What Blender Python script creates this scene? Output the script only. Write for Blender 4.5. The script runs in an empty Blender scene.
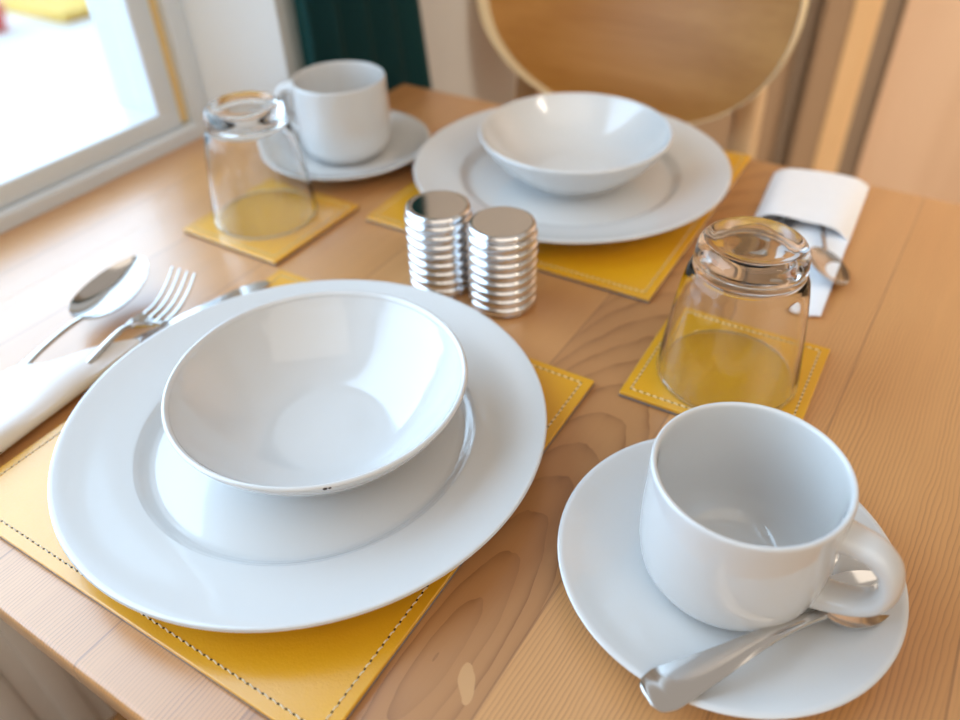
import bpy, bmesh, math, random
from mathutils import Vector, Matrix
random.seed(4)
C = bpy.context.scene.collection
PI = math.pi

# ------------------------------------------------------------------ materials
class NT:
    def __init__(s, name):
        s.m = bpy.data.materials.new(name); s.m.use_nodes = True
        s.t = s.m.node_tree; s.t.nodes.clear()
        s.out = s.n('ShaderNodeOutputMaterial')
    def n(s, typ, **kw):
        nd = s.t.nodes.new(typ)
        for k, v in kw.items(): setattr(nd, k, v)
        return nd
    def l(s, a, b): s.t.links.new(a, b)
    def put(s, sock, v):
        if hasattr(v, 'is_output'): s.l(v, sock)
        else: sock.default_value = v
    def math(s, op, a, b=None, c=None):
        nd = s.n('ShaderNodeMath', operation=op); s.put(nd.inputs[0], a)
        if b is not None: s.put(nd.inputs[1], b)
        if c is not None: s.put(nd.inputs[2], c)
        return nd.outputs[0]
    def mix(s, f, a, b):
        nd = s.n('ShaderNodeMix', data_type='RGBA'); s.put(nd.inputs[0], f)
        s.put(nd.inputs[6], a); s.put(nd.inputs[7], b); return nd.outputs[2]
    def noise(s, vec, scale, detail=3, rough=.5):
        nd = s.n('ShaderNodeTexNoise'); s.l(vec, nd.inputs['Vector'])
        nd.inputs['Scale'].default_value = scale; nd.inputs['Detail'].default_value = detail
        nd.inputs['Roughness'].default_value = rough; return nd.outputs['Fac']
    def ramp(s, f, stops):
        nd = s.n('ShaderNodeValToRGB'); s.l(f, nd.inputs[0]); e = nd.color_ramp.elements
        while len(e) < len(stops): e.new(.5)
        for el, (p, c) in zip(e, stops): el.position = p; el.color = (*c, 1) if len(c) == 3 else c
        return nd.outputs[0]
    def comb(s, x, y, z):
        nd = s.n('ShaderNodeCombineXYZ')
        for i, v in enumerate((x, y, z)): s.put(nd.inputs[i], v)
        return nd.outputs[0]
    def obj(s):
        return s.n('ShaderNodeTexCoord').outputs['Object']
    def sep(s, v):
        nd = s.n('ShaderNodeSeparateXYZ'); s.l(v, nd.inputs[0]); return nd.outputs
    def bump(s, h, strength, dist):
        nd = s.n('ShaderNodeBump'); s.put(nd.inputs['Height'], h)
        nd.inputs['Strength'].default_value = strength; nd.inputs['Distance'].default_value = dist
        return nd.outputs[0]
    def bsdf(s, color, rough=.5, metal=0, normal=None, **kw):
        b = s.n('ShaderNodeBsdfPrincipled')
        s.put(b.inputs['Base Color'], (*color, 1) if isinstance(color, tuple) and len(color) == 3 else color)
        s.put(b.inputs['Roughness'], rough); b.inputs['Metallic'].default_value = metal
        if normal is not None: s.l(normal, b.inputs['Normal'])
        for k, v in kw.items(): s.put(b.inputs[k.replace('_', ' ')], v)
        s.l(b.outputs[0], s.out.inputs[0]); return b

def mat_plain(name, color, rough=.5, metal=0, var=.04, scale=30, bump=0, **kw):
    t = NT(name); o = t.obj(); f = t.noise(o, scale, 3)
    c = t.mix(f, (*[max(0, v*(1-var)) for v in color], 1), (*[min(1, v*(1+var)) for v in color], 1))
    nm = t.bump(f, bump, .001) if bump else None
    t.bsdf(c, rough, metal, nm, **kw); return t.m

M = {}
M['porcelain'] = mat_plain('white_porcelain', (.66, .66, .655), .07, 0, .01, 12, Coat_Weight=.6, Coat_Roughness=.03, IOR=1.5)
M['porcelain_foot'] = mat_plain('unglazed_ceramic', (.7, .68, .65), .6)
M['chip'] = mat_plain('chip_brown', (.05, .03, .02), .7)
M['steel'] = mat_plain('polished_steel', (.62, .60, .58), .13, 1, .02, 40)
M['chrome'] = mat_plain('chrome', (.82, .82, .83), .07, 1, .01, 30)
M['paper'] = mat_plain('white_paper', (.86, .86, .88), .85, 0, .03, 90, .3)
M['upvc'] = mat_plain('white_window_plastic', (.72, .78, .83), .3, 0, .02, 5)
M['gold'] = mat_plain('pale_gold_strip', (.85, .62, .28), .5)
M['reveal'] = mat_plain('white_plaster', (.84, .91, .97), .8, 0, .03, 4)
M['wall'] = mat_plain('beige_plaster', (.37, .24, .14), .75, 0, .06, 2)
M['wallwin'] = mat_plain('cream_plaster', (.62, .60, .57), .75, 0, .04, 2)
M['ceiling'] = mat_plain('white_ceiling', (.85, .82, .78), .9)
M['radiator'] = mat_plain('radiator_enamel', (.90, .88, .86), .4)
M['pine_edge'] = mat_plain('pale_ply_edge', (.78, .64, .40), .5, 0, .06, 60)
M['groove_shade'] = mat_plain('painted_groove_shade', (.26, .19, .13), .8)  # shade of the door joints put into a dark base colour

def curtain_mat():
    t = NT('teal_curtain_cloth'); o = t.obj()
    f = t.noise(o, 900, 2); f2 = t.noise(o, 6, 2)
    c = t.mix(f, (.001, .030, .036, 1), (.003, .055, .062, 1))
    b = t.bsdf(c, .9, 0, t.bump(f, .5, .001)); 
    tr = t.n('ShaderNodeBsdfTranslucent'); tr.inputs[0].default_value = (.03, .24, .25, 1)
    mx = t.n('ShaderNodeMixShader'); mx.inputs[0].default_value = .35
    t.l(b.outputs[0], mx.inputs[1]); t.l(tr.outputs[0], mx.inputs[2]); t.l(mx.outputs[0], t.out.inputs[0])
    return t.m
M['curtain'] = curtain_mat()

def leather_mat(name, c1, c2):
    t = NT(name); o = t.obj()
    v = t.n('ShaderNodeTexVoronoi'); v.inputs['Scale'].default_value = 900; t.l(o, v.inputs['Vector'])
    f = t.noise(o, 25, 4)
    c = t.mix(f, (*c1, 1), (*c2, 1))
    n = t.noise(o, 500, 3)
    h = t.math('ADD', t.math('MULTIPLY', v.outputs['Distance'], .5), n)
    t.bsdf(c, .36, 0, t.bump(h, .22, .0006), Coat_Weight=1, Coat_Roughness=.26, Coat_IOR=1.6); return t.m
M['leather'] = leather_mat('mustard_leather', (.70, .33, .002), (.80, .405, .004))
M['leather_edge'] = leather_mat('mustard_leather_edge', (.55, .29, .015), (.62, .35, .02))
M['board'] = mat_plain('grey_backing_board', (.20, .19, .20), .7, 0, .08, 80)
M['thread'] = mat_plain('pale_thread', (.80, .70, .50), .7)
M['hole'] = mat_plain('dark_needle_hole', (.03, .02, .01), .9)

def glass_mat(name, tint=(1, 1, 1), rough=0.0):
    t = NT(name); g = t.n('ShaderNodeBsdfGlass'); o = t.obj()
    c = t.mix(t.noise(o, 4), (*tint, 1), (tint[0]*.998, tint[1], tint[2], 1))
    t.l(c, g.inputs['Color']); g.inputs['Roughness'].default_value = rough; g.inputs['IOR'].default_value = 1.40
    t.l(g.outputs[0], t.out.inputs[0]); return t.m
M['glass'] = glass_mat('clear_tumbler_glass')

def pane_mat():
    t = NT('window_glass'); a = t.n('ShaderNodeBsdfTransparent'); b = t.n('ShaderNodeBsdfGlossy')
    a.inputs[0].default_value = (.98, .99, 1, 1); b.inputs['Roughness'].default_value = .01
    mx = t.n('ShaderNodeMixShader'); mx.inputs[0].default_value = .05; t.l(a.outputs[0], mx.inputs[1]); t.l(b.outputs[0], mx.inputs[2])
    t.l(mx.outputs[0], t.out.inputs[0]); return t.m
M['pane'] = pane_mat()

SEAM, PITCH = -.0957, .0835
def table_mat():
    """Boards run along Y; each board shows rings of its own: straight, or cathedral arches around a knot."""
    t = NT('glued_beech_boards'); o = t.obj(); x, y, z = t.sep(o)
    u = t.math('DIVIDE', t.math('SUBTRACT', x, SEAM), PITCH)
    i = t.math('FLOOR', u)
    wn = t.n('ShaderNodeTexWhiteNoise', noise_dimensions='1D'); t.l(t.math('ADD', i, 37.3), wn.inputs['W'])
    h = wn.outputs['Value']; hs = t.sep(wn.outputs['Color'])
    isknot = t.math('COMPARE', i, -1.0, .1)
    yj = t.math('ADD', y, t.math('MULTIPLY', hs[1], 5))
    warp = t.math('SUBTRACT', t.noise(t.comb(t.math('MULTIPLY', x, 14), t.math('MULTIPLY', yj, 5), t.math('MULTIPLY', i, 3.7)), 1, 2), .5)
    warp2 = t.math('SUBTRACT', t.noise(t.comb(t.math('MULTIPLY', x, 90), t.math('MULTIPLY', yj, 40), i), 1, 2), .5)
    cx = t.math('MULTIPLY_ADD', t.math('ADD', i, t.math('MULTIPLY_ADD', hs[0], 2.0, 2.0)), PITCH, SEAM)
    kx = -.125
    dx = t.math('SUBTRACT', x, t.math('ADD', t.math('MULTIPLY', isknot, kx), t.math('MULTIPLY', t.math('SUBTRACT', 1, isknot), cx)))
    dy = t.math('SUBTRACT', y, t.math('ADD', t.math('MULTIPLY', isknot, .142), t.math('MULTIPLY', t.math('SUBTRACT', 1, isknot), t.math('MULTIPLY_ADD', hs[2], 2.4, -1.1))))
    ay = t.math('ADD', .06, t.math('MULTIPLY', isknot, .17))
    r = t.math('SQRT', t.math('ADD', t.math('POWER', dx, 2), t.math('POWER', t.math('MULTIPLY', dy, ay), 2)))
    r = t.math('ADD', r, t.math('MULTIPLY', warp, .012)); r = t.math('ADD', r, t.math('MULTIPLY', warp2, .0024))
    fr = t.math('ADD', 470, t.math('MULTIPLY', isknot, -325))
    s = t.math('FRACT', t.math('MULTIPLY', r, fr))
    lm = t.noise(t.comb(t.math('MULTIPLY', x, 70), t.math('MULTIPLY', y, 3), 5), 1, 2)
    line = t.math('MULTIPLY', t.math('POWER', s, t.math('MULTIPLY_ADD', lm, 6, 1)), t.math('MULTIPLY_ADD', lm, 3.0, -.75))                               # soft rise, sharp latewood edge
    fine = t.noise(t.comb(t.math('MULTIPLY', x, 1500), t.math('MULTIPLY', y, 25), 0), 1, 2)
    blot = t.noise(t.comb(t.math('MULTIPLY', x, 12), t.math('MULTIPLY', y, 3), i), 1, 3)
    base = t.ramp(blot, [(.3, (.55, .255, .080)), (.7, (.66, .335, .120))])
    base = t.mix(t.math('MULTIPLY', h, .55), base, (.70, .385, .175, 1))
    base = t.mix(t.math('MULTIPLY', isknot, .75), base, (.42, .19, .065, 1))
    c = t.mix(t.math('MULTIPLY', line, t.math('MULTIPLY_ADD', isknot, .35, .80)), base, (.30, .125, .04, 1))
    c = t.mix(t.math('MULTIPLY', t.math('SUBTRACT', fine, .35), .35), c, (.36, .16, .06, 1))
    # pale knot spot
    kd = t.math('SQRT', t.math('ADD', t.math('POWER', t.math('MULTIPLY', t.math('ADD', t.math('SUBTRACT', x, -.1065), t.math('MULTIPLY', t.math('SUBTRACT', y, .1395), .5)), 1.35), 2), t.math('POWER', t.math('MULTIPLY', t.math('SUBTRACT', y, .1395), .66), 2)))
    kd = t.math('ADD', kd, t.math('MULTIPLY', warp2, .008))
    c = t.mix(t.math('LESS_THAN', kd, .0056), c, (.60, .33, .14, 1))
    # glue seams
    fu = t.math('FRACT', u); sd = t.math('MINIMUM', fu, t.math('SUBTRACT', 1, fu))
    c = t.mix(t.math('MULTIPLY', t.math('LESS_THAN', sd, .007), .5), c, (.2, .08, .03, 1))
    t.bsdf(c, t.math('MULTIPLY_ADD', blot, .10, .25), 0, t.bump(t.math('SUBTRACT', fine, t.math('MULTIPLY', line, .3)), .12, .0004),
           Coat_Weight=1, Coat_Roughness=.32, Coat_IOR=1.6)
    return t.m
M['table'] = table_mat()

def grain_mat(name, c1, c2, axis='z', rough=.4, scale=1, coat=.2):
    t = NT(name); o = t.obj(); x, y, z = t.sep(o); k = {'x': (4, 60, 60), 'y': (60, 4, 60), 'z': (60, 60, 4)}[axis]
    v = t.comb(t.math('MULTIPLY', x, k[0]*scale), t.math('MULTIPLY', y, k[1]*scale), t.math('MULTIPLY', z, k[2]*scale))
    f = t.noise(v, 1, 4); f2 = t.noise(v, 5, 2)
    c = t.ramp(t.math('MULTIPLY_ADD', f2, .25, t.math('MULTIPLY', f, .75)), [(.35, c1), (.65, c2)])
    t.bsdf(c, rough, 0, t.bump(f2, .05, .0005), Coat_Weight=coat, Coat_Roughness=.25); return t.m
M['chair_back'] = grain_mat('oak_veneer', (.42, .185, .035), (.54, .265, .065), 'x', .38, .5)
M['chair_wood'] = grain_mat('chair_beech', (.55, .36, .19), (.64, .44, .25), 'z', .4)
M['chair_seat'] = grain_mat('seat_veneer', (.33, .17, .06), (.42, .23, .09), 'y', .4, .6)
M['door'] = grain_mat('varnished_door_wood', (.66, .43, .27), (.74, .51, .34), 'z', .5, .12, .0)
M['peach'] = grain_mat('peach_architrave_wood', (.74, .46, .22), (.80, .53, .28), 'z', .4, .2)
M['floor'] = grain_mat('brown_floor', (.16, .09, .045), (.24, .14, .07), 'y', .4, .5)
M['paving'] = mat_plain('pale_outdoor_paving', (.86, .86, .84), .9, 0, .05, 3)
M['yellow'] = mat_plain('yellow_painted_kerb', (.90, .62, .12), .8)
M['red'] = mat_plain('red_plastic', (.75, .08, .06), .5)
M['soil'] = mat_plain('dark_soil', (.08, .05, .03), .9)

# ------------------------------------------------------------------ mesh helpers
def finish(name, bm, m, parent=None, smooth=True, angle=38, loc=None, mats=None):
    bmesh.ops.remove_doubles(bm, verts=bm.verts, dist=1e-6)
    bmesh.ops.recalc_face_normals(bm, faces=bm.faces)
    me = bpy.data.meshes.new(name)
    if smooth:
        ca = math.radians(angle)
        for f in bm.faces: f.smooth = True
        for e in bm.edges:
            if len(e.link_faces) == 2:
                an = e.calc_face_angle(0)
                if an > ca: e.smooth = False
                elif an > .04:
                    a0, a1 = [f.calc_area() for f in e.link_faces]
                    if max(a0, a1) > 12*max(1e-12, min(a0, a1)) and max(a0, a1) > 2e-5: e.smooth = False
    bm.to_mesh(me); bm.free()
    for mm in (mats or [m]): me.materials.append(mm)
    o = bpy.data.objects.new(name, me); C.objects.link(o)
    if parent: o.parent = parent
    if loc: o.location = loc
    return o

def empty(name, loc=(0, 0, 0), rz=0):
    o = bpy.data.objects.new(name, None); o.empty_display_size = .02; C.objects.link(o)
    o.location = loc; o.rotation_euler = (0, 0, rz); return o

def tag(o, label, cat, group=None, kind=None):
    o['label'] = label; o['category'] = cat
    if group: o['group'] = group
    if kind: o['kind'] = kind
    return o
def struct(o): o['kind'] = 'structure'; return o

def copy_tree(o, parent=None):
    c = o.copy(); C.objects.link(c)
    if parent: c.parent = parent
    for ch in list(o.children): copy_tree(ch, c)
    return c

def catmull(pts, n=6):
    """Smooth a polyline; a point given twice stays a corner."""
    out = []; P = [Vector(p) for p in pts]
    for i in range(len(P)-1):
        p1, p2 = P[i], P[i+1]
        if (p2-p1).length < 1e-9: continue
        p0 = P[i-1] if i > 0 else p1*2-p2; p3 = P[i+2] if i+2 < len(P) else p2*2-p1
        for k in range(n):
            t = k/n
            out.append(.5*((2*p1)+(-p0+p2)*t+(2*p0-5*p1+4*p2-p3)*t*t+(-p0+3*p1-3*p2+p3)*t**3))
    out.append(P[-1]); return out

def lathe(bm, prof, seg=96, warp=None):
    rings = []
    for r, z in prof:
        if r < 1e-6: rings.append([bm.verts.new((0, 0, z))]); continue
        ring = []
        for k in range(seg):
            a = 2*PI*k/seg; rr = r*(warp(a, r) if warp else 1)
            ring.append(bm.verts.new((rr*math.cos(a), rr*math.sin(a), z)))
        rings.append(ring)
    for A, B in zip(rings, rings[1:]):
        if len(A) == 1 and len(B) == 1: continue
        for k in range(seg):
            k2 = (k+1) % seg
            if len(A) == 1: bm.faces.new((A[0], B[k], B[k2]))
            elif len(B) == 1: bm.faces.new((A[k], A[k2], B[0]))
            else: bm.faces.new((A[k], A[k2], B[k2], B[k]))
    return rings

def box(bm, x0, x1, y0, y1, z0, z1, bev=0, seg=2, mi=0):
    v = [bm.verts.new(p) for p in ((x0,y0,z0),(x1,y0,z0),(x1,y1,z0),(x0,y1,z0),(x0,y0,z1),(x1,y0,z1),(x1,y1,z1),(x0,y1,z1))]
    fs = [bm.faces.new([v[i] for i in q]) for q in ((3,2,1,0),(4,5,6,7),(0,1,5,4),(1,2,6,5),(2,3,7,6),(3,0,4,7))]
    for f in fs: f.material_index = mi
    if bev:
        es = list({e for f in fs for e in f.edges})
        r = bmesh.ops.bevel(bm, geom=es, offset=bev, segments=seg, profile=.5, affect='EDGES')
        for f in r['faces']: f.material_index = mi

def sweep(bm, pts, sec, up=Vector((0, 0, 1)), caps=True, closed=False):
    """sec(i) -> list of (side, up) offsets for the section at point i."""
    P = [Vector(p) for p in pts]; rings = []
    for i, p in enumerate(P):
        a = P[i-1] if i > 0 else p; b = P[i+1] if i+1 < len(P) else p
        t = (b-a).normalized(); s = t.cross(up)
        if s.length < 1e-4: s = Vector((1, 0, 0))
        s.normalize(); u = s.cross(t)
        rings.append([bm.verts.new(p+s*c[0]+u*c[1]) for c in sec(i)])
    n = len(rings[0])
    for A, B in zip(rings, rings[1:]):
        for k in range(n): bm.faces.new((A[k], A[(k+1) % n], B[(k+1) % n], B[k]))
    if caps:
        bm.faces.new(rings[0][::-1]); bm.faces.new(rings[-1])
    return rings
def oval(a, b, n=16, p=2.0):
    out = []
    for k in range(n):
        t = 2*PI*k/n; c, s = math.cos(t), math.sin(t)
        out.append((a*math.copysign(abs(c)**(2/p), c), b*math.copysign(abs(s)**(2/p), s)))
    return out

# ------------------------------------------------------------------ room shell
FLOOR = -.74
WX = -.585            # face of the window wall
def sbox(name, m, *b, parent=None, bev=0):
    bm = bmesh.new(); box(bm, *b, bev=bev); o = finish(name, bm, m, parent)
    if not parent: struct(o)
    return o
sbox('floor', M['floor'], -.9, 3.2, -2.6, 1.9, FLOOR-.05, FLOOR)
# window wall, built around the opening (y -1.1 .. .551, z -.03 .. 1.15) with a splayed reveal
bm = bmesh.new()
box(bm, -.75, WX, -2.6, -1.1, FLOOR, 1.7)
box(bm, -.75, WX, -1.1, .551, FLOOR, -.028)
box(bm, -.75, WX, -1.1, .551, 1.15, 1.7)
box(bm, -.75, WX, .5515, 1.9, FLOOR, 1.7)
struct(finish('wall_left', bm, M['wallwin']))
bm = bmesh.new()
for z in (0,):
    P = [(-.75, .503), (-.664, .503), (WX, .5505), (-.586, .5512), (-.75, .5512)]
    lo = [bm.verts.new((x, y, -.026)) for x, y in P]; hi = [bm.verts.new((x, y, 1.149)) for x, y in P]
    bm.faces.new(lo[::-1]); bm.faces.new(hi)
    for k in range(5): bm.faces.new((lo[k], lo[(k+1) % 5], hi[(k+1) % 5], hi[k]))
struct(finish('trim_1', bm, M['reveal'], smooth=False))
WY = 1.6
sbox('wall_back', M['wall'], -.85, -.3, WY, WY+.1, FLOOR, 1.7)
sbox('wall_back_far', M['wall'], .72, 3.2, WY, WY+.1, FLOOR, 1.7)
sbox('wall_back_over', M['wall'], -.3, .72, WY, WY+.1, 1.3, 1.7)
sbox('wall_right', M['wall'], 3.2, 3.3, -2.6, 1.9, FLOOR, 1.7)
sbox('baseboard_back', M['upvc'], -.84, -.33, WY-.015, WY, FLOOR, FLOOR+.1)
# door and casing in the far wall
d = struct(empty('door_1', (-.3, WY, FLOOR)))
def dbox(name, m, *b, bev=0, par=None):
    bm = bmesh.new(); box(bm, *b, bev=bev); return finish(name, bm, m, par or d)
H = 2.04
dbox('door_casing', M['wall'], .012, .105, -.022, .06, 0, H, bev=.004)
dbox('painted_shadow_strip', M['groove_shade'], -.022, .010, -.006, .06, 0, H)  # solid dark strip, a shadow line painted beside the casing
dbox('architrave', M['peach'], .062, .106, -.024, -.0221, 0, H, bev=0)
dbox('door_rebate', M['groove_shade'], .1051, .1408, .001, .06, 0, H)
bm = bmesh.new()
box(bm, .141, .98, .004, .05, .004, H-.01)
box(bm, .141, .52, -.004, .004, .004, H-.01); box(bm, .89, .98, -.004, .004, .004, H-.01, bev=.002)
for z0, z1 in ((.004, .2), (.95, 1.07), (H-.13, H-.01)): box(bm, .52, .89, -.004, .004, z0, z1, bev=.002)
for x0, x1 in ((.545, .865),):
    for z0, z1 in ((.23, .92), (1.1, H-.16)): box(bm, x0, x1, -.003, .006, z0, z1, bev=.003)
dr = finish('door_leaf', bm, M['door'], d)
bm = bmesh.new(); sweep(bm, catmull([(.93, -.004, 1.0), (.93, -.05, 1.0), (.90, -.055, 1.0), (.82, -.05, 1.0)], 5), lambda i: oval(.008, .008, 12))
finish('handle', bm, M['chrome'], dr)

# window unit
w = struct(empty('window_1', (0, 0, 0)))
def wbox(name, m, boxes, bev=.003, par=None):
    bm = bmesh.new()
    for b in boxes: box(bm, *b, bev=bev)
    return finish(name, bm, m, par or w)
X0, X1 = -.735, -.656
wbox('window_frame', M['upvc'], [(X0, X1, -1.1, .503, -.026, .014), (X0, X1, .484, .5029, .012, 1.149), (X0, X1, -1.1, -1.06, .012, 1.149), (X0, X1, -1.1, .503, 1.11, 1.149)])
sash = wbox('window_sash', M['upvc'], [(-.725, -.664, -1.06, .474, .0141, .034), (-.725, -.664, .450, .474, .03, 1.11), (-.725, -.672, -1.06, -1.02, .03, 1.11), (-.725, -.672, -1.06, .474, 1.07, 1.11)])
wbox('sealing_strip', M['gold'], [(-.72, -.668, .4743, .4838, .016, 1.109)], bev=0, par=sash)
wbox('pane', M['pane'], [(-.682, -.680, -1.03, .452, .032, 1.08)], bev=0, par=sash)
bm = bmesh.new()
box(bm, -.6555, -.5613, -1.1, .502, -.0255, 0)
finish('window_sill', bm, M['table'], w)

# curtain hanging in the corner past the window
bm = bmesh.new(); n = 90; rows = 26; G = []
for j in range(rows):
    v = j/(rows-1); row = []
    for k in range(n):
        t = k/(n-1); z = 1.25-(1.25+.66)*v
        y = .560+(.17+.05*min(1, v*1.1)**2)*t
        if z < .2: y += .030*t*min(1, (.2-z)/.35)
        x = -.5735+.0075*math.sin(t*PI*9+.6)*(.85+.15*math.sin(v*5))+.001*math.sin(t*31)
        row.append(bm.verts.new((x, y, z)))
    G.append(row)
for j in range(rows-1):
    for k in range(n-1): bm.faces.new((G[j][k], G[j][k+1], G[j+1][k+1], G[j+1][k]))
r = bmesh.ops.solidify(bm, geom=bm.faces[:], thickness=.0012)
cur = finish('curtain', bm, M['curtain'], angle=180)
tag(cur, 'dark teal cloth curtain hanging in folds between the window and the chair', 'curtain')
bm = bmesh.new(); sweep(bm, [(-.573, .50, 1.262), (-.573, .86, 1.262)], lambda i: oval(.008, .008, 16))
rod = finish('curtain_rod', bm, M['steel']); tag(rod, 'steel rod above the frame carrying the teal curtain', 'rod')

# radiator below the sill
rad = empty('radiator', (0, 0, 0)); tag(rad, 'white enamelled panel radiator on the wall beneath the table corner', 'radiator')
bm = bmesh.new(); box(bm, -.562, -.545, -.75, .45, -.60, -.08, bev=.006)
k = -.72
while k < .42: box(bm, -.5455, -.541, k, k+.022, -.56, -.12, bev=.003); k += .04
finish('panel', bm, M['radiator'], rad)
for yb in (-.6, .25):
    bm = bmesh.new(); box(bm, -.584, -.5625, yb, yb+.05, -.5, -.2); finish('bracket', bm, M['radiator'], rad)

# outside
g = sbox('ground', M['paving'], -16, -.86, -8, 16, -1.75, -1.6)
bm = bmesh.new()
for k in range(6): box(bm, -9.2, -6.6, 3.85+k*.13, 3.85+k*.13+.12, -1.6, -1.52, bev=.02)
ke = finish('kerb', bm, M['yellow'], loc=(0, 0, 0)); tag(ke, 'blurred yellow painted kerb outside, at the top of the window', 'kerb')
tub = empty('flower_tub', (-7.0, 3.50, -1.6)); tub.scale = (.55, .55, .55); tag(tub, 'blurred red tub outside at the left edge of the window', 'tub')
bm = bmesh.new(); lathe(bm, [(0, 0), (.14, 0), (.2, .3), (.22, .31), (.22, .35), (.19, .35), (.18, .3), (0, .29)], 40); finish('pot', bm, M['red'], tub)
bm = bmesh.new(); lathe(bm, [(0, .288), (.175, .288), (.17, .305), (.09, .325), (0, .33)], 32); finish('soil', bm, M['soil'], tub)

# ------------------------------------------------------------------ table
TX0, TX1, TY0, TY1 = -.561, .62, .052, .705
t = empty('dining_table', (0, 0, 0)); tag(t, 'pale wooden dining table with glued boards beside the window', 'table')
bm = bmesh.new(); box(bm, TX0, TX1, TY0, TY1, -.020, 0)
es = [e for e in bm.edges if (e.verts[0].co.x+e.verts[1].co.x)/2 > TX0+.001]
bmesh.ops.bevel(bm, geom=es, offset=.0035, segments=3, profile=.5, affect='EDGES')
finish('tabletop', bm, M['table'], t)
for a in ((TX0+.05, TX1-.05, TY0+.05, TY0+.07), (TX0+.05, TX1-.05, TY1-.07, TY1-.05), (TX0+.05, TX0+.07, TY0+.07, TY1-.07), (TX1-.07, TX1-.05, TY0+.07, TY1-.07)):
    bm = bmesh.new(); box(bm, *a, -.09, -.0202, bev=.001); finish('apron', bm, M['chair_wood'], t)
for x in (TX0+.075, TX1-.075):
    for y in (TY0+.075, TY1-.075):
        bm = bmesh.new()
        sweep(bm, [(x, y, FLOOR), (x, y, -.3), (x, y, -.0203)], lambda i: oval((.016, .022, .024)[i], (.016, .022, .024)[i], 24, 6), up=Vector((0, 1, 0)))
        finish('leg', bm, M['chair_wood'], t)

# ------------------------------------------------------------------ chairs
def make_chair(loc, rz):
    c = empty('dining_chair', loc, rz)          # origin on floor below the seat centre; backrest on +y
    bm = bmesh.new()
    N = 48; hz0, hz1 = .436, .452
    def sh(s, z, k):
        out = []
        for a in range(N):
            th = 2*PI*a/N; cx, sy = math.cos(th), math.sin(th)
            px = .205*math.copysign(abs(cx)**.55, cx)*(1-.10*(sy*.5+.5)); py = .20*math.copysign(abs(sy)**.55, sy)
            out.append(bm.verts.new((px*k, py*k, z)))
        return out
    A, B, D, E_ = sh(0, hz0, .97), sh(0, hz0+.004, 1), sh(0, hz1-.004, 1), sh(0, hz1, .975)
    for r0, r1 in ((A, B), (B, D), (D, E_)):
        for k in range(N): bm.faces.new((r0[k], r0[(k+1) % N], r1[(k+1) % N], r1[k]))
    bm.faces.new(A[::-1]); bm.faces.new(E_)
    finish('seat', bm, M['chair_seat'], c)
    # curved oval backrest
    def bk(u, v, off):
        x = .195*u; dpt = .040*u*u
        return Vector((x, .215-dpt+.0+v*.035+off, (.818+.145*v)))
    def backmesh(o0, o1, nr=14, na=72, kin=1.0):
        bm = bmesh.new(); S = []
        for off in (o0, o1):
            rings = [[bm.verts.new(bk(0, 0, off))]]
            for j in range(1, nr+1):
                s = j/nr*kin; ring = []
                for a in range(na):
                    th = 2*PI*a/na; cc, ss = math.cos(th), math.sin(th)
                    e = .96
                    ring.append(bm.verts.new(bk(s*math.copysign(abs(cc)**e, cc), s*math.copysign(abs(ss)**e, ss), off)))
                rings.append(ring)
            S.append(rings)
            for k in range(na): bm.faces.new((rings[0][0], rings[1][k], rings[1][(k+1) % na]))
            for j in range(1, nr):
                for k in range(na): bm.faces.new((rings[j][k], rings[j][(k+1) % na], rings[j+1][(k+1) % na], rings[j+1][k]))
        for k in range(na): bm.faces.new((S[0][-1][k], S[0][-1][(k+1) % na], S[1][-1][(k+1) % na], S[1][-1][k]))
        return bm
    b = finish('backrest', backmesh(-.0085, .0085), M['chair_back'], c)
    # pale bent-ply rim
    bm = bmesh.new(); na = 96; rings = []
    for a in range(na):
        th = 2*PI*a/na; e = .96
        def P(s, off):
            cc, ss = math.cos(th), math.sin(th)
            return bk(s*math.copysign(abs(cc)**e, cc), s*math.copysign(abs(ss)**e, ss), off)
        rings.append([bm.verts.new(P(*q)) for q in ((.992-.055*max(0, -math.cos(th)), -.0092), (1.0, -.0100), (1.005, -.006), (1.005, .006), (1.0, .0100), (.985, .0088))])
    for k in range(na):
        A, B = rings[k], rings[(k+1) % na]
        for j in range(6): bm.faces.new((A[j], A[(j+1) % 6], B[(j+1) % 6], B[j]))
    finish('edge_band', bm, M['pine_edge'], b)
    for s in (-1, 1):
        bm = bmesh.new(); sweep(bm, catmull([(s*.17, .205, 0), (s*.165, .19, .25), (s*.16, .185, .44), (s*.150, .212, .66), (s*.145, .222, .74)], 5), lambda i: oval(.016, .012, 16, 4), up=Vector((0, 1, 0))); finish('leg', bm, M['chair_wood'], c)
        bm = bmesh.new(); sweep(bm, [(s*.17, -.165, 0), (s*.165, -.16, .2), (s*.16, -.155, .4358)], lambda i: oval(.012+.004*i/2, .012+.004*i/2, 16, 4), up=Vector((0, 1, 0))); finish('leg', bm, M['chair_wood'], c)
        bm = bmesh.new(); sweep(bm, [(s*.15, -.14, .415), (s*.15, .18, .415)], lambda i: oval(.009, .018, 12, 4)); finish('seat_rail', bm, M['chair_wood'], c)
    return c
ch = make_chair((-.378, .700, FLOOR), math.radians(-2))
tag(ch, 'wooden dining chair with curved oval backrest at the far end of the table', 'chair')
c2 = copy_tree(ch); c2.location = (-.235, .02, FLOOR); c2.rotation_euler = (0, 0, PI)
tag(c2, 'wooden dining chair seat just showing below the near left table edge', 'chair')

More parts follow.
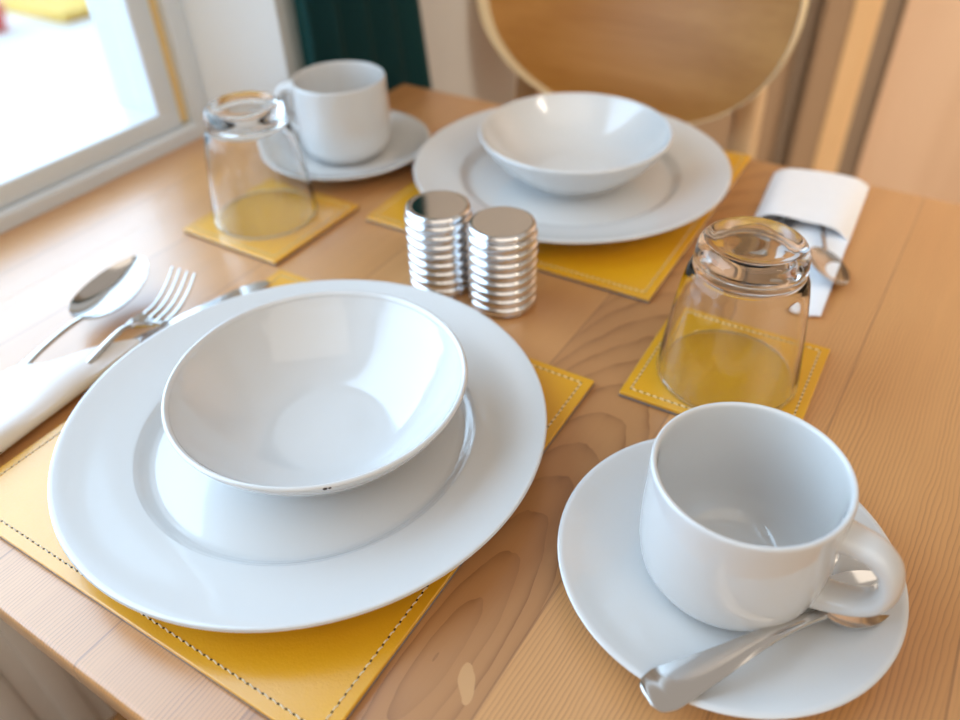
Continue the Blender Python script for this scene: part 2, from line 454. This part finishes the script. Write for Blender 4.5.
# ------------------------------------------------------------------ placemats and coasters
def make_mat(name, wx, wy, inset, step):
    r = empty(name); th = .0040
    bm = bmesh.new(); box(bm, -wx/2, wx/2, -wy/2, wy/2, .0001, th*.40, bev=.0004); finish('backing_board', bm, M['board'], r)
    bm = bmesh.new(); box(bm, -wx/2, wx/2, -wy/2, wy/2, th*.36, th, bev=.0007, seg=3); lp = finish('leather_face', bm, M['leather'], r)
    # double row of stitching just inside the edge
    bs = bmesh.new(); bh = bmesh.new()
    def stitch(p, q):
        p = Vector(p); q = Vector(q); L = (q-p).length; n = max(2, int(L/step)); d = (q-p)/n; u = d.normalized()
        for k in range(n):
            sd = u.cross(Vector((0, 0, 1)))*.0003; a = p+d*(k+.20)-sd; b_ = p+d*(k+.82)+sd
            pts = [a+Vector((0, 0, th-.0001)), a.lerp(b_, .5)+Vector((0, 0, th+.00045)), b_+Vector((0, 0, th-.0001))]
            sweep(bs, pts, lambda i: oval(.00032, .00032, 6))
            c0 = p+d*(k+.01); s = u.cross(Vector((0, 0, 1)))
            vs = [bh.verts.new(c0+u*math.cos(w)*.0007+s*math.sin(w)*.00055+Vector((0, 0, th+.00008))) for w in [j*PI/4 for j in range(8)]]
            bh.faces.new(vs)
    X, Y = wx/2-inset, wy/2-inset
    stitch((-X, -Y, 0), (X, -Y, 0)); stitch((X, -Y, 0), (X, Y, 0)); stitch((X, Y, 0), (-X, Y, 0)); stitch((-X, Y, 0), (-X, -Y, 0))
    finish('stitching', bs, M['thread'], lp); finish('needle_holes', bh, M['hole'], lp, smooth=False)
    return r
pm = make_mat('placemat', .261, .2625, .0062, .0044)
pm.location = (-.2730, .2105, .0002); pm.rotation_euler = (0, 0, math.radians(1.2))
tag(pm, 'mustard leather placemat with stitched edge under the near dinner plate', 'placemat')
p2 = copy_tree(pm); p2.scale = (.957, .985, 1); p2.location = (-.2800, .5670, .0002); p2.rotation_euler = (0, 0, math.radians(2.0))
tag(p2, 'mustard leather placemat under the far dinner plate by the chair', 'placemat')
cs = make_mat('coaster', .103, .103, .0055, .0042)
cs.location = (-.0785, .3962, .0002); cs.rotation_euler = (0, 0, math.radians(2))
tag(cs, 'square mustard leather coaster behind the near coffee cup', 'coaster')
k2 = copy_tree(cs); k2.location = (-.4690, .3950, .0002); k2.rotation_euler = (0, 0, math.radians(.5))
tag(k2, 'square mustard leather coaster lying nearest the window', 'coaster')

# ------------------------------------------------------------------ plates and bowls
prof = catmull([(0, .0048), (.05, .0048), (.080, .0049), (.0872, .0054), (.0905, .0072), (.0945, .0106), (.0985, .0122), (.118, .0165), (.1315, .0203), (.1345, .0208), (.1352, .0198), (.1335, .0184), (.116, .0140), (.100, .0095), (.092, .0050), (.083, .0022), (.079, .0002), (.075, .0002), (.073, .0020), (.04, .0024), (0, .0024)], 6)
bm = bmesh.new(); lathe(bm, [(p.x, p.y) for p in [Vector((a[0], a[1], 0)) for a in prof]] if False else [(max(0, p[0]), p[1]) for p in prof], 160)
pl = finish('dinner_plate', bm, M['porcelain'], angle=60)
pl.location = (-.2626, .2140, .0044); tag(pl, 'large white dinner plate in the foreground on the near placemat', 'plate')
pf = copy_tree(pl); pf.location = (-.2819, .5717, .0044); tag(pf, 'large white dinner plate on the far placemat by the chair', 'plate')

bp = catmull([(0, .0052), (.022, .0052), (.033, .0060), (.044, .0095), (.055, .0158), (.0655, .0250), (.0735, .0345), (.0772, .0402), (.0782, .0424), (.0797, .0438), (.0811, .0432), (.0811, .0414), (.0775, .0352), (.0695, .0250), (.0590, .0145), (.0490, .0070), (.0420, .0036), (.0405, .0002), (.0375, .0002), (.0365, .0018), (0, .0022)], 6)
bm = bmesh.new(); lathe(bm, [(max(0, p[0]), p[1]) for p in bp], 128)
bo = empty('cereal_bowl'); finish('bowl_body', bm, M['porcelain'], bo, angle=60)
bo.location = (-.2537, .2203, .0094); tag(bo, 'white cereal bowl with a tiny rim chip on the near plate', 'bowl')
bm = bmesh.new()
for dx, s in ((0, 1), (.0022, .7)):
    q = bmesh.ops.create_icosphere(bm, subdivisions=1, radius=.0009*s); bmesh.ops.scale(bm, vec=(1.5, 1, .7), verts=q['verts']); bmesh.ops.translate(bm, vec=(dx, 0, 0), verts=q['verts'])
ang = math.radians(-46)
ck = finish('rim_chip', bm, M['chip'], bo); ck.location = (.0814*math.cos(ang), .0814*math.sin(ang), .0424); ck.rotation_euler = (0, 0, ang+PI/2)
b2 = bo.copy(); C.objects.link(b2); q = bo.children[0].copy(); C.objects.link(q); q.parent = b2
for c_ in bo.children:
    if 'body' in c_.name: q.data = c_.data; q.name = 'bowl_body'
b2.location = (-.2795, .5745, .0094); tag(b2, 'white cereal bowl standing on the far dinner plate', 'bowl')

# ------------------------------------------------------------------ cup and saucer
sp = catmull([(0, .0050), (.024, .0050), (.0265, .0046), (.0290, .0054), (.034, .0066), (.050, .0090), (.064, .0128), (.0735, .0170), (.0768, .0184), (.0786, .0182), (.0787, .0172), (.0745, .0140), (.062, .0088), (.048, .0052), (.0385, .0036), (.037, .0002), (.034, .0002), (.033, .0018), (0, .0024)], 6)
bm = bmesh.new(); lathe(bm, [(max(0, p[0]), p[1]) for p in sp], 128)
sa = finish('saucer', bm, M['porcelain'], angle=60)
sa.location = (-.0316, .2493, .0002); tag(sa, 'white saucer in the right foreground with a teaspoon on it', 'saucer')
s2 = copy_tree(sa); s2.location = (-.4905, .5196, .0002); tag(s2, 'white saucer without a spoon, near the teal curtain', 'saucer')

cup = empty('coffee_cup')
cp = catmull([(0, .0060), (.018, .0060), (.027, .0080), (.0345, .0160), (.0375, .0260), (.0385, .040), (.0389, .060), (.0392, .0685), (.0398, .0715), (.0412, .0722), (.0421, .0714), (.0424, .069), (.0426, .060), (.0431, .040), (.0426, .025), (.0404, .0135), (.0350, .0055), (.0290, .0012), (.0276, .0002), (.0235, .0002), (.0225, .0016), (0, .0020)], 6)
bm = bmesh.new(); lathe(bm, [(max(0, p[0]), p[1]) for p in cp], 128)
finish('cup_body', bm, M['porcelain'], cup, angle=60)
bm = bmesh.new()
hp = catmull([(.0395, 0, .0590), (.046, 0, .0598), (.0545, 0, .0588), (.0615, 0, .0530), (.0642, 0, .0435), (.0622, 0, .0335), (.0560, 0, .0262), (.047, 0, .0215), (.0385, 0, .0190)], 6)
def hs(i):
    e = abs(i/(len(hp)-1)*2-1)**4
    return [(c[0], c[1]) for c in oval(.0074+.0018*e, .0047+.0014*e, 20, 2.3)]
sweep(bm, hp, hs, up=Vector((0, 1, 0)))
# sweep() uses 'up' as the band's width direction: swap so the wide side lies across the loop
bm.free(); bm = bmesh.new()
rings = []
for i, p in enumerate(hp):
    a = hp[max(0, i-1)]; b_ = hp[min(len(hp)-1, i+1)]; tt = (b_-a).normalized(); nn = Vector((tt.z, 0, -tt.x))
    rings.append([bm.verts.new(p+Vector((0, c[0], 0))+nn*c[1]) for c in hs(i)])
for A, B in zip(rings, rings[1:]):
    for k in range(20): bm.faces.new((A[k], A[(k+1) % 20], B[(k+1) % 20], B[k]))
bm.faces.new(rings[0][::-1]); bm.faces.new(rings[-1])
finish('handle', bm, M['porcelain'], cup, angle=80)
cup.location = (-.0304, .2492, .0054); cup.rotation_euler = (0, 0, math.radians(-6))
tag(cup, 'white coffee cup in the right foreground with its handle facing right', 'cup')
u2 = copy_tree(cup); u2.location = (-.4915, .5220, .0054); u2.rotation_euler = (0, 0, math.radians(196))
tag(u2, 'white coffee cup at the back beside the teal curtain', 'cup')

# ------------------------------------------------------------------ cutlery
def strip(bm, st, th=.0011):
    """st: stations (s, z, halfwidth, dish, thick): s along +y, dish = how far the middle sinks below the edges."""
    K = 10; top = []; bot = []
    for s, z, hw, dish, tk in st:
        a = []; b_ = []
        for k in range(K+1):
            u = -1+2*k/K; zz = z-dish*(1-u*u)
            a.append(bm.verts.new((hw*u, s, zz+tk*(.5 if dish > 0 else .5*(1-u*u*.75)))))
            b_.append(bm.verts.new((hw*u, s, zz-tk*(.5 if dish > 0 else .5*(1-u*u*.75)))))
        top.append(a); bot.append(b_)
    n = len(st)
    for j in range(n-1):
        for k in range(K):
            bm.faces.new((top[j][k], top[j][k+1], top[j+1][k+1], top[j+1][k])); bm.faces.new((bot[j][k], bot[j+1][k], bot[j+1][k+1], bot[j][k+1]))
        for k in (0, K): bm.faces.new((top[j][k], top[j+1][k], bot[j+1][k], bot[j][k]))
    for j in (0, n-1):
        for k in range(K): bm.faces.new((top[j][k], bot[j][k], bot[j][k+1], top[j][k+1]))
def stations(keys, n=6): return [tuple(v) for v in cat5(keys, n)]
def cat5(keys, n):
    out = []
    for i in range(len(keys)-1):
        p1, p2 = keys[i], keys[i+1]; p0 = keys[i-1] if i else p1; p3 = keys[i+2] if i+2 < len(keys) else p2
        for k in range(n):
            t_ = k/n
            out.append([.5*((2*b)+(-a+c)*t_+(2*a-5*b+4*c-d_)*t_*t_+(-a+3*b-3*c+d_)*t_**3) for a, b, c, d_ in zip(p0, p1, p2, p3)])
    out.append(list(keys[-1]))
    for o in out: o[2] = max(o[2], .0002); o[3] = max(o[3], 0)
    return out
def make_spoon(name, L, W, bowlL, hz=.004, hw=.0075, depth=.006, hump=1.0, tip=.0075):
    r = empty(name); nk = L-bowlL        # y=0 handle end, tip at y=L
    bm = bmesh.new()
    strip(bm, stations([(0, hz, hw*.35, 0, .0005), (.0006, hz, hw*.58, 0, .0012), (.0022, hz, hw*.82, 0, .0017), (.006, hz, hw*.96, 0, .0021), (.018*L/.2, hz+.0005, hw, 0, .0026), (.05*L/.2, hz+.002, hw*.72, 0, .0028), (.09*L/.2, hz+.005, hw*.42, 0, .0032), (nk*.90, hz+.010*hump*L/.2, hw*.30, 0, .0036), (nk+.002, hz+.007*hump*L/.2, hw*.34, 0, .0030)]))
    finish('handle', bm, M['steel'], r, angle=60)
    bm = bmesh.new(); keys = []
    for k in range(25):
        t_ = (1-math.cos(PI*k/24))/2; e = (t_-.5)*2
        wv = math.sqrt(max(0, 1-e*e))*(1-.13*e)
        keys.append((nk+bowlL*t_, (hz+.007*hump*L/.2)*(1-t_)**1.6+tip*t_**1.3*(L/.2)+.0012, max(.0022 if t_ < .06 else .0008, W/2*wv/1.03), depth*(max(0, 1-e*e))**.8, .0011))
    strip(bm, keys); finish('spoon_bowl', bm, M['steel'], r, angle=60)
    return r
def make_fork(name, L=.195):
    r = empty(name); bm = bmesh.new()
    strip(bm, stations([(0, .003, .0035, 0, .0012), (.001, .003, .0053, 0, .0018), (.004, .003, .0070, 0, .0022), (.016, .0035, .0078, 0, .0026), (.05, .005, .0058, 0, .0028), (.09, .008, .0036, 0, .0032), (.125, .013, .0026, 0, .0034), (.137, .012, .0028, 0, .0030)]))
    finish('handle', bm, M['steel'], r, angle=60)
    bm = bmesh.new()
    strip(bm, stations([(.136, .0122, .0028, .0002, .0022), (.142, .0095, .0065, .0008, .0018), (.150, .0060, .0112, .0016, .0016), (.158, .0040, .0122, .0016, .0016)], 4))
    for k in range(4):
        x = -.0102+k*.0068
        pts = catmull([(x, .156, .0036), (x, .169, .0052), (x, .182, .0115), (x, L-.002, .0205)], 5); m_ = len(pts)
        sweep(bm, pts, lambda i: oval(.0019*(1-.45*i/m_), .0010*(1-.4*i/m_), 8, 3))
    finish('fork_head', bm, M['steel'], r, angle=60); return r
def make_knife(name, L=.205):
    r = empty(name); bm = bmesh.new()
    strip(bm, stations([(0, .0045, .002, 0, .003), (.004, .0045, .0065, 0, .005), (.03, .0045, .0082, 0, .0062), (.07, .0045, .0066, 0, .0060), (.095, .0045, .0062, 0, .0055)]))
    finish('handle', bm, M['steel'], r, angle=60)
    bm = bmesh.new()
    strip(bm, stations([(.093, .0045, .0060, 0, .0034), (.11, .0045, .0078, 0, .0018), (.15, .0045, .0092, 0, .0014), (.185, .0045, .0090, 0, .0012), (.199, .0045, .006, 0, .001), (L, .0045, .0012, 0, .0008)]))
    finish('blade', bm, M['steel'], r, angle=60); return r

def aim(o, p, q, lift=0):
    """Put the handle end at p and point +y towards q."""
    p, q = Vector(p), Vector(q); d_ = q-p
    o.location = p; o.rotation_euler = (math.atan2(d_.z, math.hypot(d_.x, d_.y)), 0, math.atan2(-d_.x, d_.y)); return o
ts = make_spoon('teaspoon', .134, .028, .043, .0022, .0092, .0045, .55, .0060)
aim(ts, (-.0350, .1635, .0178), (.0357, .2723, .0110))
tag(ts, 'steel teaspoon lying on the near saucer under the cup handle', 'teaspoon')
sn = make_spoon('tablespoon', .2, .044, .070, .003, .008, .009, .45, .012)
aim(sn, (-.4385, .085, .006), (-.4860, .283, .010))
tag(sn, 'steel tablespoon wrapped in the left napkin, bowl facing up toward the window', 'spoon', 'near setting cutlery')
fk = make_fork('table_fork'); aim(fk, (-.4120, .086, .003), (-.4330, .275, .009))
tag(fk, 'steel fork wrapped in the left napkin between spoon and knife', 'fork', 'near setting cutlery')
kn = make_knife('table_knife'); aim(kn, (-.4440, .120, .005), (-.4010, .319, .0012)); kn.rotation_euler.y = math.radians(-6)
tag(kn, 'steel table knife mostly tucked under the rim of the near plate', 'knife', 'near setting cutlery')

# left napkin rolled around the handles
def shell(bm, grid, th):
    vs = [[bm.verts.new(p) for p in row] for row in grid]
    fs = []
    for a, b_ in zip(vs, vs[1:]):
        for k in range(len(a)-1): fs.append(bm.faces.new((a[k], a[k+1], b_[k+1], b_[k])))
    bmesh.ops.recalc_face_normals(bm, faces=fs)
    bmesh.ops.solidify(bm, geom=fs, thickness=th)
bm = bmesh.new(); grid = []
ns, nl = 44, 30
for j in range(nl+1):
    v = j/nl; row = []
    for k in range(ns+1):
        a = -PI*.5+2*PI*1.12*k/ns             # wraps a bit more than once
        k_in = 1-.10*(k/ns)
        cx, cz = math.cos(a), math.sin(a)
        hx = .0275*k_in; hzz = .0088*k_in
        X = hx*math.copysign(abs(cx)**.7, cx); Z = hzz*math.copysign(abs(cz)**.8, cz)+.0096
        ym = .180+1.4*X+(.004*math.sin(a*3))
        Y = .058+(ym-.058)*v
        wr = .0012*math.sin(X*260+v*5)+.0010*math.sin(v*17+X*90)
        row.append(Vector((-.4385+X+(.0+.006*(1-v))-.05*(Y-.12), Y, max(.0012, Z+(wr if Z > .012 else 0)))))
    grid.append(row)
shell(bm, grid, .0006)
nap = finish('paper_napkin', bm, M['paper'], angle=70); tag(nap, 'white paper napkin rolled around cutlery at the left edge of the table', 'napkin', 'paper napkins')

# right napkin: flat wrap with a tapering tail, cutlery heads toward the camera
bm = bmesh.new()
def q2(u, v, A, B_, D, E2): return (Vector(A)*(1-u)+Vector(B_)*u)*(1-v)+(Vector(E2)*(1-u)+Vector(D)*u)*v
def sheet(A, B_, D, E2, z0, wav, nu=22, nv=22):
    return [[(lambda p, u, v: Vector((p.x, p.y, z0(u, v)+wav*(math.sin(u*9+v*3)+.6*math.sin(v*13-u*4)))))(q2(k/nu, j/nv, A, B_, D, E2), k/nu, j/nv) for k in range(nu+1)] for j in range(nv+1)]
arch = lambda h: (lambda u, v: .0012+h*(1-abs(2*u-1)**3.2))
shell(bm, sheet((-.123, .588, 0), (-.050, .590, 0), (-.056, .694, 0), (-.133, .682, 0), (lambda u, v: .0012+.0115*(1-.35*v)*(1-abs(2*u-1)**5)), .0003), .0006)
shell(bm, sheet((-.119, .592, 0), (-.056, .594, 0), (-.060, .690, 0), (-.129, .680, 0), lambda u, v: .0012, .0), .0006)
shell(bm, sheet((-.061, .480, 0), (-.0435, .482, 0), (-.0505, .600, 0), (-.100, .600, 0), lambda u, v: .0013+.002*u, .0003), .0006)
nr = finish('paper_napkin', bm, M['paper'], angle=70); tag(nr, 'white paper napkin folded over cutlery by the far table edge', 'napkin', 'paper napkins')
# these reach from inside the wrap toward the near glass
s3 = copy_tree(sn); aim(s3, (-.0940, .655, .0020), (-.0460, .510, .0050)); s3.scale = (.75, .75, .6); s3.rotation_euler.y = math.radians(-20)
tag(s3, 'steel spoon poking out of the right napkin beside the glass', 'spoon', 'far setting cutlery')
f3 = copy_tree(fk); aim(f3, (-.094, .662, .0012), (-.099, .490, .001)); f3.scale = (.95, .95, .6); tag(f3, 'steel fork sticking out of the right napkin, seen through the glass', 'fork', 'far setting cutlery')
k3 = copy_tree(kn); aim(k3, (-.107, .664, .0008), (-.117, .480, .001)); k3.scale = (.9, .95, .9); tag(k3, 'steel knife sticking out of the right napkin, behind the glass', 'knife', 'far setting cutlery')

# ------------------------------------------------------------------ upturned tumblers
tp = catmull([(.0430, .0014), (.0424, .0003), (.0414, .0000), (.0404, .0004), (.0399, .0016), (.0400, .004), (.0378, .030), (.0350, .055), (.0318, .074), (.0295, .0800), (.024, .0822), (.012, .0826), (0, .0827)], 6)
to = catmull([(0, .0918), (.010, .0918), (.016, .0924), (.0200, .0938), (.0235, .0950), (.0265, .0946), (.0292, .0922), (.0307, .0875), (.0312, .0815), (.0312, .0780), (.0326, .0755), (.0346, .0690), (.0376, .050), (.0408, .022), (.0426, .005), (.0430, .0014)], 6)
bm = bmesh.new(); lathe(bm, [(max(0, p[0]), p[1]) for p in tp+to[:-1]], 96)
# close the loop between the last outer ring and the first rim ring
bm.verts.ensure_lookup_table()
rv = [v for v in bm.verts]
top = [v for v in rv if len([e for e in v.link_edges if len(e.link_faces) == 1]) == 2]
be = [e for e in bm.edges if len(e.link_faces) == 1]
bmesh.ops.bridge_loops(bm, edges=be)
gl = finish('glass_tumbler', bm, M['glass'], angle=80)
gl.location = (-.0788, .3930, .0046); tag(gl, 'clear glass tumbler upside down on the coaster behind the near cup', 'tumbler', 'upturned glass tumblers')
g2 = copy_tree(gl); g2.location = (-.4765, .3965, .0046); tag(g2, 'clear glass tumbler upside down on the coaster nearest the window', 'tumbler', 'upturned glass tumblers')

# ------------------------------------------------------------------ ribbed shakers
def make_shaker():
    r = empty('condiment_shaker'); bm = bmesh.new(); p = [(0, .0004), (.0215, .0004), (.0225, .0012)]
    n = 8; h0 = .0015; hh = .0072
    for k in range(n):
        z = h0+k*hh
        for a in range(0, 9):
            th = -PI/2+PI*a/8; p.append((.0222+.0021*math.cos(th), z+hh/2+hh*.44*math.sin(th)))
    zt = h0+n*hh
    p += [(.0205, zt+.0001), (0, zt+.0001)]
    lathe(bm, p, 72); finish('ribbed_body', bm, M['chrome'], r, angle=50)
    bm = bmesh.new(); lathe(bm, [(0, zt+.0002), (.0200, zt+.0002), (.0226, zt+.0010), (.0232, zt+.0024), (.0226, zt+.0042), (.0208, zt+.0052), (.0198, zt+.0054), (.0190, zt+.0052), (.0180, zt+.0052), (0, zt+.0052)], 72)
    cap = finish('cap', bm, M['chrome'], r, angle=50)
    return r
sh = make_shaker(); sh.location = (-.2418, .3937, .0003); tag(sh, 'chrome ribbed shaker standing further from the window than its twin', 'shaker', 'chrome ribbed shakers')
h2 = copy_tree(sh); h2.location = (-.2925, .3915, .0003); tag(h2, 'chrome ribbed shaker standing closer to the window than its twin', 'shaker', 'chrome ribbed shakers')

# ------------------------------------------------------------------ light
W = bpy.data.worlds.new('daylight'); bpy.context.scene.world = W; W.use_nodes = True
nt = W.node_tree; nt.nodes.clear()
def wn(tp_): return nt.nodes.new(tp_)
tc = wn('ShaderNodeTexCoord'); sx = wn('ShaderNodeSeparateXYZ'); nt.links.new(tc.outputs['Generated'], sx.inputs[0])
mr = wn('ShaderNodeMapRange'); mr.inputs[1].default_value = -.15; mr.inputs[2].default_value = -.55; mr.interpolation_type = 'SMOOTHSTEP'
nt.links.new(sx.outputs[0], mr.inputs[0])
bgA = wn('ShaderNodeBackground'); bgA.inputs[0].default_value = (1, .90, .80, 1); bgA.inputs[1].default_value = .52
bgB = wn('ShaderNodeBackground'); bgB.inputs[0].default_value = (.56, .78, 1, 1); bgB.inputs[1].default_value = 5.8
mx = wn('ShaderNodeMixShader'); ow = wn('ShaderNodeOutputWorld')
nt.links.new(mr.outputs[0], mx.inputs[0]); nt.links.new(bgA.outputs[0], mx.inputs[1]); nt.links.new(bgB.outputs[0], mx.inputs[2]); nt.links.new(mx.outputs[0], ow.inputs[0])

def area(name, loc, look, sx_, sy_, e, col):
    L = bpy.data.lights.new(name, 'AREA'); L.shape = 'RECTANGLE'; L.size = sx_; L.size_y = sy_; L.energy = e; L.color = col
    o = bpy.data.objects.new(name, L); C.objects.link(o); o.location = loc
    o.rotation_euler = (Vector(look)-Vector(loc)).to_track_quat('-Z', 'Y').to_euler(); return o
#area('window_daylight', (-1.6, .1, 1.6), (-.2, .3, 0), 1.6, 1.4, 60, (.88, .95, 1))
area('added_room_fill', (1.3, -1.1, 2.4), (-.1, .5, 0), 3.2, 3.2, 32, (1, .88, .74))  # large warm fill light added on the room side, no fixture
area('added_wall_fill', (1.7, .55, 1.5), (-.05, 1.6, -.2), 1.0, 1.0, 8, (1, .88, .74)).data.spread = math.radians(44)  # narrow-spread fill added to brighten the far wall and door

# ------------------------------------------------------------------ camera
f_px, ya, pi_, ro, hh_ = 786.42, -.5900, .6917, -.0361, .3279
F = Vector((math.sin(ya)*math.cos(pi_), math.cos(ya)*math.cos(pi_), -math.sin(pi_)))
R0 = Vector((math.cos(ya), -math.sin(ya), 0)); U0 = R0.cross(F)
Rr = R0*math.cos(ro)+U0*math.sin(ro); Uu = -R0*math.sin(ro)+U0*math.cos(ro)
cd = bpy.data.cameras.new('camera'); cam = bpy.data.objects.new('camera', cd); C.objects.link(cam)
cam.matrix_world = Matrix(((Rr.x, Uu.x, -F.x, 0), (Rr.y, Uu.y, -F.y, 0), (Rr.z, Uu.z, -F.z, hh_), (0, 0, 0, 1)))
cd.sensor_fit = 'HORIZONTAL'; cd.sensor_width = 36; cd.lens = f_px/960*36; cd.clip_start = .01
cd.dof.use_dof = True; cd.dof.focus_distance = .385; cd.dof.aperture_fstop = cd.lens/7.0
sc = bpy.context.scene; sc.camera = cam
sc.view_settings.view_transform = 'Standard'; sc.view_settings.look = 'None'; sc.view_settings.exposure = 0
sc.cycles.sample_clamp_indirect = 0; sc.cycles.max_bounces = 16; sc.cycles.transmission_bounces = 14; sc.cycles.caustics_refractive = True; sc.cycles.caustics_reflective = True
